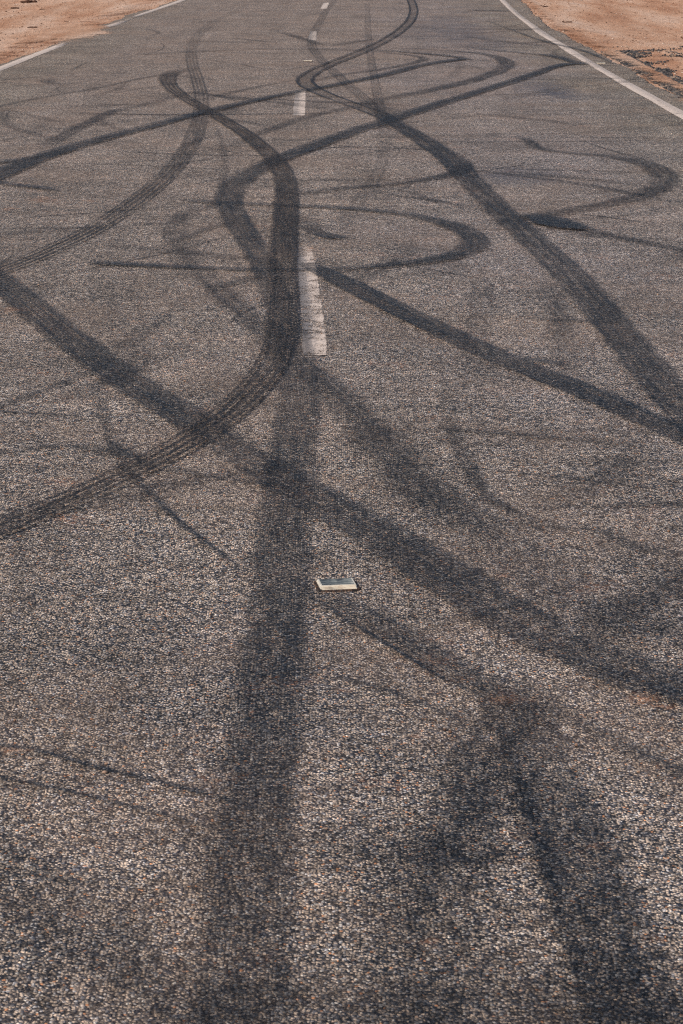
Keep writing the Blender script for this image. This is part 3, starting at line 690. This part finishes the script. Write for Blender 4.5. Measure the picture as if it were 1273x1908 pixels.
clod(1057, 42, .08, 'low dark clod on the right dirt above the shoulder')

# ------------------------------------------------------------------ raised reflective markers
def marker_mats():
    N = NT('marker_plastic'); pos = N.n('ShaderNodeTexCoord').outputs['Object']
    n = N.noise(pos, 60, 4, .7, dim='3D').outputs[0]; n2 = N.noise(N.vmath('MULTIPLY', pos, (14, 60, 1)), 1.6, 4, .6).outputs[0]
    col = N.mix(N.lin(n, .3, .7), (.66, .58, .47), (.82, .75, .64))
    col = N.mix(N.step(N.math('MULTIPLY', N.math('ADD', n2, n), .5), .46, .62, 0, .55), col, (.22, .215, .20))
    body = N.finish(N.bsdf(col, .5, N.bump(n, .001, .4), .4))
    N = NT('marker_scuffed_top'); pos = N.n('ShaderNodeTexCoord').outputs['Object']
    n = N.noise(N.vmath('MULTIPLY', pos, (26, 50, 1)), 1., 5, .7).outputs[0]
    sx = N.sep(pos)[0]
    t = N.math('ADD', n, N.math('MULTIPLY', sx, 2.2))
    col = N.ramp(t, [(.34, (.030, .034, .038)), (.47, (.10, .11, .11)), (.62, (.24, .25, .23)), (.76, (.55, .52, .45))])
    top = N.finish(N.bsdf(col, .55, N.bump(n, .001, .4), .4))
    N = NT('marker_reflector'); pos = N.n('ShaderNodeTexCoord').outputs['Object']
    n = N.noise(pos, 90, 4, .7, dim='3D').outputs[0]
    col = N.mix(N.step(n, .45, .65), (.78, .66, .50), (.60, .46, .33))
    cell = N.math('PINGPONG', N.math('MULTIPLY', N.sep(pos)[0], 1.), .003)
    ref = N.finish(N.bsdf(col, .35, N.bump(n, .0006, .4), .6))
    N = NT('bitumen_pad'); pos = N.n('ShaderNodeTexCoord').outputs['Object']
    n = N.noise(pos, 120, 4, .7, dim='3D').outputs[0]
    pad = N.finish(N.bsdf(N.mix(N.step(n, .42, .62), (.018, .016, .016), (.17, .095, .06)), .8, N.bump(n, .003, .8), .2))
    return body, top, ref, pad
MB_, MT_, MR_, MA_ = marker_mats()
def box_slab(x0, x1, y0, y1, z0, z1, inset_x, inset_f, inset_b, bev=.0018):
    import bmesh
    bm = bmesh.new()
    lo = [bm.verts.new(p) for p in ((x0, y0, z0), (x1, y0, z0), (x1, y1, z0), (x0, y1, z0))]
    hi = [bm.verts.new(p) for p in ((x0+inset_x, y0+inset_f, z1), (x1-inset_x, y0+inset_f, z1), (x1-inset_x, y1-inset_b, z1), (x0+inset_x, y1-inset_b, z1))]
    bm.faces.new(lo[::-1]); bm.faces.new(hi)
    for i in range(4): bm.faces.new((lo[i], lo[(i+1) % 4], hi[(i+1) % 4], hi[i]))
    if bev: bmesh.ops.bevel(bm, geom=list(bm.edges), offset=bev, segments=2, affect='EDGES', profile=.6)
    return bm
def bm_obj(name, bm, mat, parent):
    me = bpy.data.meshes.new(name); bm.to_mesh(me); bm.free(); me.materials.append(mat)
    o = bpy.data.objects.new(name, me); C.objects.link(o); o.parent = parent; return o
def make_marker(px, py, yaw, label):
    r = bpy.data.objects.new('road_marker', None); C.objects.link(r); c = at(px, py)
    r.location = (c[0], c[1], .0); r.rotation_euler = (0, 0, yaw); r.empty_display_size = .05
    tag(r, label, 'road marker', 'raised reflective road markers')
    bm_obj('body', box_slab(-.054, .054, -.050, .050, -.002, .0115, .004, .022, .010), MB_, r)
    # bitumen pad squeezed out around the foot, full of dust
    import bmesh
    bm = bmesh.new(); rp = random.Random(3); ring = []
    for q in range(28):
        th = q/28*2*math.pi; cx_, cy_ = math.cos(th), math.sin(th); m_ = max(abs(cx_), abs(cy_))
        ring.append((cx_/m_*(.058+.004*rp.random()), cy_/m_*(.055+.005*rp.random())))
    lo = [bm.verts.new((a, b, -.001)) for a, b in ring]; hi = [bm.verts.new((a*.95, b*.95, .0046)) for a, b in ring]
    bm.faces.new(hi)
    for q in range(28): bm.faces.new((lo[q], lo[(q+1) % 28], hi[(q+1) % 28], hi[q]))
    bm_obj('adhesive_pad', bm, MA_, r)
    # top plate, proud of the body, worn dark
    bm_obj('top_plate', box_slab(-.0455, .0455, -.0235, .0365, .0108, .0124, .001, .001, .001, .0004), MT_, r)
    # reflector on the sloping front
    import bmesh
    bm = bmesh.new(); pts = [(-.0495, -.0488, .0020), (.0495, -.0488, .0020), (.0465, -.0305, .0108), (-.0465, -.0305, .0108)]
    n = Vector((0, -.6, .8)).normalized()*.0016
    a = [bm.verts.new(p) for p in pts]; b = [bm.verts.new(Vector(p)+n) for p in pts]
    bm.faces.new(b); bm.faces.new(a[::-1])
    for i in range(4): bm.faces.new((a[i], a[(i+1) % 4], b[(i+1) % 4], b[i]))
    bm_obj('reflector', bm, MR_, r)
    return r
first = make_marker(628, 1094, math.radians(9), 'cream raised reflective marker with a scuffed grey top, alone on the near asphalt')
def copy_thing(src, px, py, yaw, label):
    r = src.copy(); C.objects.link(r); c = at(px, py); r.location = (c[0], c[1], 0); r.rotation_euler = (0, 0, yaw); r['label'] = label
    for ch in src.children:
        q = ch.copy(); C.objects.link(q); q.parent = r
copy_thing(first, 574, 115.5, .04, 'tiny far white raised marker on the centre line above the second dash')
copy_thing(first, 1120, 120, -.03, 'tiny far white raised marker on the shoulder just outside the right edge line')
